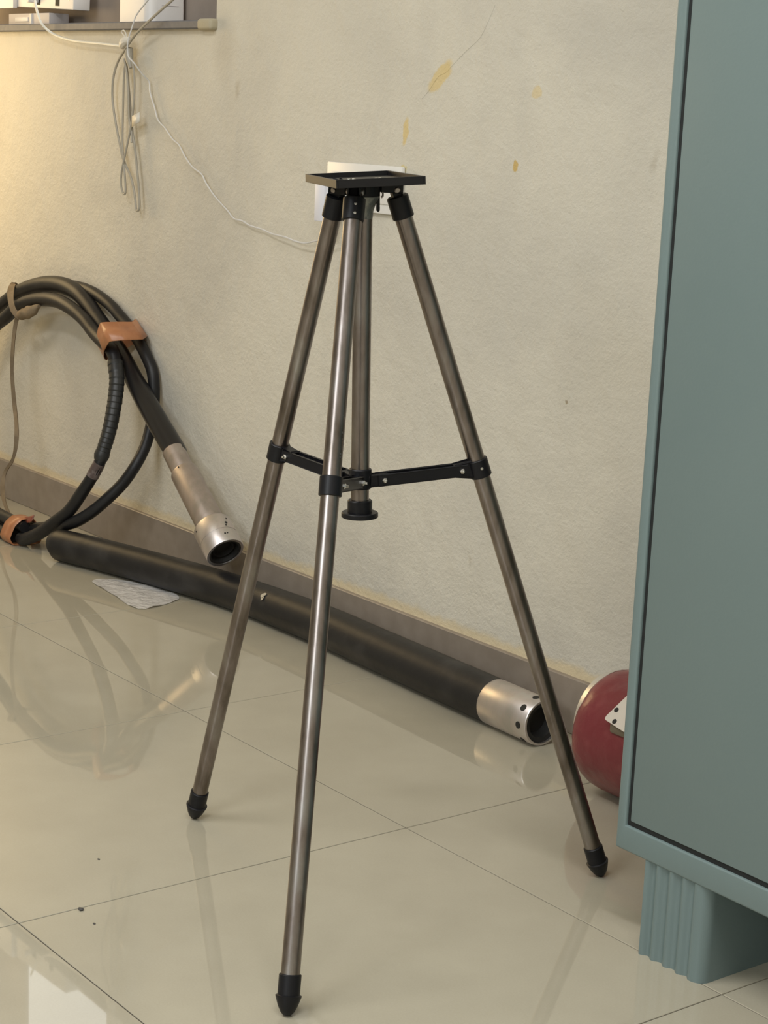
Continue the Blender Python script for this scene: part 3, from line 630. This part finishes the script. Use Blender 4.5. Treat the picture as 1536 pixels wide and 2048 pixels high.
for x, sc_ in ((-1.115, 0.012), (-1.135, 0.009)):
    yy, rr = 0.6105, 0.0372
    bm = NB(); pts = []
    for i in range(5):
        a = 0.55 + 0.10 * i; pts.append((x + 0.004 * math.sin(i * 2.2), yy - math.cos(a) * (rr + 0.0004), 0.0374 + math.sin(a) * (rr + 0.0004)))
    if sc_ > 0.01: ribbon(bm, pts, 0.007, 0.0008, (0, -0.8, 0.6), 3); s_ = finish('scuff', bm, 'scuff', body); s_['label'] = 'pale scuff mark'
    else: bm.free()

# ================================================================== RED CYLINDER
RX, RY, RR = -0.126, 0.560, 0.0945
red = thing('red_cylinder', 'dark red tape wrapped drum lying between pipe end and green cupboard', 'cylinder', (RX + 0.15, RY, 0))
rp = V3((RX, RY, RR + 0.0004)); rd = V3((1, 0, 0))
bm = NB(); lathe(bm, rp, rd, [(0, 0), (0.0, 0.080), (0.004, 0.0875), (0.012, 0.0920), (0.03, 0.0942), (0.06, RR), (0.27, RR), (0.30, 0.090), (0.31, 0.08), (0.31, 0)], 64)
bmesh.ops.subdivide_edges(bm, edges=[e for e in bm.edges if abs((e.verts[0].co - e.verts[1].co).x) > 0.02], cuts=8)
for v in bm.verts:
    d = V3((0, v.co.y - rp.y, v.co.z - rp.z))
    if d.length > 0.05 and v.co.z > 0.02: v.co += d.normalized() * -abs(0.0028 * noise.noise(V3((v.co.x * 60 + d.angle(Z) * 6, d.z * 9, d.y * 9))))
finish('body', bm, 'red', red, smooth=60)
bm = NB(); lathe(bm, rp + V3((0, 0.002, 0.012)), rd, [(-0.016, 0.055), (-0.016, 0.066), (-0.012, 0.0715), (0.003, 0.0760), (0.003, 0.055)], 56, close=True); rm_ = finish('end_rim', bm, 'silver', red); rm_['label'] = 'silver metal end rim'
bm = NB(); lathe(bm, rp, rd, [(-0.010, 0), (-0.010, 0.057), (0.001, 0.057), (0.001, 0)], 40); finish('end_face', bm, 'hole', red)
# cream plate with two holes on the drum's near side
bc = V3((-0.0502, 0.4657, 0.1436)); bn = V3((0, -0.769, 0.6392)); bu = (V3((-0.0385, 0.4870, 0.1693)) - bc).normalized(); bv = (V3((-0.0131, 0.4621, 0.1393)) - bc).normalized()
bm = NB(); poly = [bc + (bu + bv) * 0.0015, bc + bu * 0.006, bc + bu * 0.060, bc + bu * 0.060 + bv * 0.14, bc + bv * 0.14, bc + bv * 0.005]
up_ = [bm.verts.new(q + bn * 0.0015) for q in poly]; dn_ = [bm.verts.new(q - bn * 0.0015) for q in poly]
bm.faces.new(up_); bm.faces.new(dn_[::-1])
for k in range(6): bm.faces.new((up_[k], up_[(k + 1) % 6], dn_[(k + 1) % 6], dn_[k]))
br = finish('bracket_plate', bm, 'bracket', red, smooth=0); br['label'] = 'cream plate with two round holes'
for h in ((-0.0373, 0.4778, 0.1582), (-0.0288, 0.4670, 0.1451)):
    bm = NB(); lathe(bm, V3(h) + bn * 0.0012, bn, [(0, 0), (0, 0.0040), (0.0006, 0.0040), (0.0006, 0)], 16); finish('hole', bm, 'hole', br)
bm = NB(); box(bm, (-0.040, 0.4665, 0.126), (0.085, 0.490, 0.1415), 0.004, 2); finish('bracket_flange', bm, 'olive', red)

# ================================================================== THINGS ON THE WALL AND SILL
sw = thing('switch_board', 'white switch board on cream wall behind the tripod tray', 'switch board', (-0.967, YW, 0.85))
def plate_box(lo, hi, bev, nm, m, par):
    b = NB(); box(b, lo, hi, bev, 2); return finish(nm, b, m, par)
plate_box((-1.0815, YW - 0.009, 0.8085), (-0.8535, YW, 0.8942), 0.003, 'plate', 'plate_white', sw)
for i in range(4): plate_box((-1.066 + i * 0.050, YW - 0.0115, 0.826), (-1.018 + i * 0.050, YW - 0.0085, 0.877), 0.0012, 'module', 'plate_white', sw)
ad = thing('adapter', 'small white plug in adapter below left of the tripod tray', 'adapter', (-1.05, YW - 0.009, 0.82))
plate_box((-1.0640, YW - 0.047, 0.7855), (-1.0335, YW - 0.0118, 0.8530), 0.002, 'body', 'adapter', ad)

def cordobj(name, parent, pts, r, m, n=8, step=4):
    b = NB(); tube(b, pts, n, r, step); return finish(name, b, m, parent)
CORD_L = [(-2.209, 0.6449, 1.2007), (-2.2024, 0.6429, 1.1938), (-2.1889, 0.6399, 1.178), (-2.1748, 0.6429, 1.1527), (-2.1662, 0.6549, 1.1368), (-2.1367, 0.6649, 1.124), (-2.0531, 0.6649, 1.1128), (-1.938, 0.6649, 1.1071), (-1.8428, 0.6649, 1.1017)]
CORD_D = [(-1.5152, 0.6449, 1.2328), (-1.6004, 0.6449, 1.1912), (-1.6297, 0.6449, 1.1789), (-1.6994, 0.6449, 1.1479), (-1.7551, 0.6499, 1.1254), (-1.802, 0.6529, 1.0969), (-1.8593, 0.6649, 1.0672), (-1.8781, 0.6649, 1.0301), (-1.8792, 0.6649, 0.9877), (-1.8623, 0.6649, 0.935), (-1.8436, 0.6649, 0.893), (-1.8274, 0.6649, 0.8617), (-1.7937, 0.6649, 0.8261), (-1.7752, 0.6649, 0.7846), (-1.7701, 0.6649, 0.7605), (-1.7593, 0.6649, 0.7591), (-1.7556, 0.6649, 0.7752), (-1.7635, 0.6649, 0.8224), (-1.7782, 0.6649, 0.8851), (-1.7901, 0.6649, 0.9215), (-1.7976, 0.6649, 0.958), (-1.8127, 0.6649, 1.031), (-1.8226, 0.6649, 1.0747), (-1.8165, 0.6649, 1.0872)]
CORD_E = [(-1.7994, 0.6589, 1.0848), (-1.7817, 0.6589, 1.0622), (-1.774, 0.6589, 1.0208), (-1.7788, 0.6589, 0.9687), (-1.7904, 0.6589, 0.9244), (-1.8105, 0.6589, 0.873), (-1.8247, 0.6589, 0.8351), (-1.8261, 0.6589, 0.8083), (-1.8169, 0.6589, 0.7917), (-1.8081, 0.6589, 0.7911), (-1.8063, 0.6589, 0.8041), (-1.8178, 0.6609, 0.8514), (-1.8326, 0.6649, 0.8934), (-1.8325, 0.6649, 0.9676), (-1.8303, 0.6649, 1.0412), (-1.8226, 0.6649, 1.0747)]
WIRE = [(-1.6908, 0.6449, 1.1979), (-1.7069, 0.6449, 1.1882), (-1.7455, 0.6449, 1.1636), (-1.7520, 0.6380, 1.1370), (-1.7580, 0.6330, 1.1120), (-1.7600, 0.6330, 1.0930), (-1.7540, 0.6330, 1.0770), (-1.7400, 0.6370, 1.0660), (-1.7360, 0.6560, 1.0430), (-1.7375, 0.6729, 1.0292), (-1.7326, 0.6729, 1.0066), (-1.7128, 0.6729, 0.9761), (-1.6974, 0.6729, 0.9507), (-1.6681, 0.6729, 0.9351), (-1.6368, 0.6729, 0.9137), (-1.6102, 0.6729, 0.9024), (-1.5854, 0.6729, 0.8801), (-1.555, 0.6729, 0.8602), (-1.5194, 0.6729, 0.8478), (-1.5013, 0.6729, 0.8307), (-1.4658, 0.6729, 0.8057), (-1.4176, 0.6729, 0.7808), (-1.3927, 0.6729, 0.7667), (-1.3614, 0.6729, 0.7639), (-1.3338, 0.6729, 0.7571), (-1.2889, 0.6729, 0.7526), (-1.2505, 0.6709, 0.7468), (-1.1984, 0.6649, 0.7451), (-1.1642, 0.6649, 0.7402), (-1.1307, 0.6649, 0.7391), (-1.0911, 0.6599, 0.746), (-1.0555, 0.6549, 0.7544), (-1.0304, 0.6499, 0.768), (-1.0414, 0.6479, 0.7838)]
bundle = thing('cord_bundle', 'hanging bundle of looped white mains cord tied below the grey sill', 'cord', (-1.80, YW - 0.02, 1.10))
cordobj('plug_lead', bundle, CORD_L, 0.0030, 'cord_white')
cordobj('loop', bundle, CORD_D, 0.0027, 'cord')
cordobj('loop', bundle, CORD_E, 0.0024, 'cord')
cordobj('loop', bundle, [(-1.8226, 0.6600, 1.0747), (-1.808, 0.6590, 1.045), (-1.800, 0.6590, 1.000), (-1.796, 0.6590, 0.955), (-1.790, 0.6620, 0.925), (-1.7851, 0.6600, 0.90)], 0.0024, 'cord')
b = NB(); tube(b, [(-1.8200, 0.6535, 1.1000, 0.007), (-1.8080, 0.6505, 1.1080, 0.010), (-1.7960, 0.6505, 1.1120, 0.009), (-1.7850, 0.6515, 1.1130, 0.006)], 10, step=3)
finish('knot_tape', b, 'tie', bundle)
b = NB(); tube(b, [(-1.801, 0.6600, 1.098, 0.008), (-1.803, 0.6610, 1.084, 0.009), (-1.798, 0.6600, 1.068, 0.0075), (-1.792, 0.6600, 1.056, 0.004)], 10, step=3); finish('gathered_cords', b, 'cord', bundle)
cordobj('tie_loop', bundle, [(-1.7960, 0.6499, 1.115), (-1.8104, 0.6499, 1.1257), (-1.8169, 0.6499, 1.1298), (-1.8084, 0.6499, 1.1335), (-1.7997, 0.6499, 1.1277), (-1.7940, 0.6499, 1.118)], 0.0013, 'tie', 6)
b = NB(); vv = [b.verts.new(q) for q in ((-1.7777, 0.6560, 0.9562), (-1.7462, 0.6560, 0.9653), (-1.7420, 0.6540, 0.9456), (-1.7781, 0.6560, 0.9331))]; b.faces.new(vv)
o = finish('tape_flag', b, 'tie', bundle); o.modifiers.new('thick', 'SOLIDIFY').thickness = 0.001; o['label'] = 'scrap of clear tape stuck to the loops'
tag(cordobj('thin_wire', None, WIRE, 0.0016, 'wire', 6), 'thin kinked grey white wire sagging along the cream wall', 'wire')

strip = thing('power_strip', 'white socket strip tilted on the sill at upper left', 'power strip', (-2.40, YW + 0.05, 1.19))
ta = math.atan(0.042); sx = V3((math.cos(ta), 0, -math.sin(ta))); sz = V3((math.sin(ta), 0, math.cos(ta)))
corner = V3((-2.1730, YW + 0.040, 1.1855))
bm = NB(); obox(bm, corner - sx * 0.24 + sz * 0.036 + V3((0, 0.022, 0)), sx, V3((0, 1, 0)), sz, 0.48, 0.044, 0.072, 0.003, 2); finish('body', bm, 'white', strip)
for dx, dz, r_ in ((0.0205, 0.0215, 0.0033), (0.118, 0.0235, 0.0033), (0.238, 0.026, 0.0033)):
    c = corner - sx * dx + sz * dz; bm = NB(); lathe(bm, c + V3((0, 0.001, 0)), (0, -1, 0), [(0, 0), (0, r_), (0.0015, r_ * 0.8), (0.0015, 0)], 12); finish('screw', bm, 'dull_steel', strip)
for dx, w_ in ((0.077, 0.020), (0.174, 0.022)):
    c = corner - sx * dx + sz * 0.022; bm = NB(); obox(bm, c, sx, V3((0, 1, 0)), sz, w_, 0.0016, 0.030); finish('slot', bm, 'hole', strip)
c = corner - sx * 0.178 + sz * 0.018
bm = NB(); obox(bm, c - V3((0, 0.012, 0)), sx, V3((0, 1, 0)), sz, 0.012, 0.03, 0.014, 0.003, 2); finish('plug', bm, 'white', strip)
plate_box((-2.70, YW + 0.028, 1.1935), (-2.455, YW + 0.040, 1.27), 0.002, 'cover', 'white', strip)

blk = thing('junction_box', 'squat greyish white box under the socket strip', 'box', (-2.40, YW + 0.06, 1.1525))
plate_box((-2.509, YW + 0.043, 1.1525), (-2.297, YW + 0.095, 1.1815), 0.002, 'body', 'white_grey', blk)
plate_box((-2.390, YW + 0.038, 1.1530), (-2.380, YW + 0.0435, 1.1805), 0.001, 'rib', 'white', blk)
l_ = plate_box((-2.470, YW + 0.0405, 1.1625), (-2.402, YW + 0.0435, 1.1725), 0.0006, 'label_strip', 'white', blk); l_['label'] = 'small blank white strip'

bx = thing('router_box', 'tall white plastic box standing on the right part of the sill', 'box', (-1.86, YW + 0.07, 1.1525))
bm = NB(); bx0, bx1, by0, by1, rc = -1.925, -1.795, YW + 0.020, YW + 0.108, 0.022
poly = []
for cx_, cy_, a0 in ((bx1 - rc, by0 + rc, -90), (bx1 - 0.004, by1 - 0.004, 0), (bx0 + 0.004, by1 - 0.004, 90), (bx0 + 0.006, by0 + 0.006, 180)):
    rr = rc if a0 == -90 else 0.004 if a0 in (0, 90) else 0.006
    for i in range(7):
        a = math.radians(a0 + 90 * i / 6); poly.append((cx_ + rr * math.cos(a), cy_ + rr * math.sin(a)))
prism(bm, poly, 1.1525, 1.34)
for v in bm.verts:
    k = 1 - 0.30 * (v.co.z - 1.1525); v.co.x = -1.86 + (v.co.x + 1.86) * k
finish('body', bm, 'white', bx)
plate_box((-1.797, YW + 0.052, 1.190), (-1.7945, YW + 0.094, 1.1908), 0.0001, 'groove', 'white_grey', bx)
wo = thing('wall_socket', 'small white socket on the board left of the tall white box', 'socket', (-2.0, YB, 1.21))
plate_box((-2.065, YB - 0.008, 1.199), (-1.965, YB, 1.27), 0.002, 'plate', 'white', wo)
bm = NB(); lathe(bm, (-2.012, YB - 0.0075, 1.2065), (0, -1, 0), [(0, 0), (0, 0.004), (0.001, 0.003), (0.001, 0)], 12); finish('screw', bm, 'dull_steel', wo)

# ================================================================== ON THE FLOOR
bm = NB()
out_ = [(-1.575, 0.4616), (-1.5702, 0.5075), (-1.50, 0.545), (-1.3947, 0.5600), (-1.3548, 0.5253), (-1.3398, 0.4392), (-1.4624, 0.4477)]
cen = V3((-1.45, 0.50, 0.003)); rings = []
for k in range(1, 9):
    ring = []
    S = spline([(a, b, 0.0) for a, b in out_], 5, True)
    for q in S:
        pnt = cen.lerp(V3((q[0], q[1], 0.0022)), k / 8)
        h = 0.0045 * max(0, noise.noise(V3((pnt.x * 75 + pnt.y * 20, pnt.y * 55, 1.3)))) + 0.002 * max(0, noise.noise(pnt * 160))
        ring.append(bm.verts.new((pnt.x, pnt.y, 0.0012 + h)))
    rings.append(ring)
c0 = bm.verts.new(cen); n_ = len(rings[0])
for k in range(n_): bm.faces.new((c0, rings[0][k], rings[0][(k + 1) % n_]))
for a, b in zip(rings, rings[1:]):
    for k in range(n_): bm.faces.new((a[k], a[(k + 1) % n_], b[(k + 1) % n_], b[k]))
o = finish('plastic_film', bm, 'film', None, (-1.45, 0.50, 0)); tag(o, 'crumpled clear plastic film on floor before the black pipe', 'plastic film')
for (x, y, s), lb in (((-0.1424, -0.3301, 0.0032), 'dark chip lying on the tile joint at lower left'), ((-0.098, -0.336, 0.0015), 'tiny dark speck just right of the dark chip'), ((-0.2716, -0.235, 0.0015), 'tiny dark speck alone on tile left of tripod')):
    bm = NB(); bmesh.ops.create_icosphere(bm, subdivisions=2, radius=s)
    for v in bm.verts:
        v.co *= 1 + 0.5 * noise.noise(v.co * 600); v.co = V3((x + v.co.x * 1.5, y + v.co.y, max(0.0, v.co.z * 0.5 + s * 0.4)))
    tag(finish('chip', bm, 'chip', None, (x, y, 0)), lb, 'chip', None)

for o in list(bpy.data.objects):
    if '_o' in o: del o['_o']
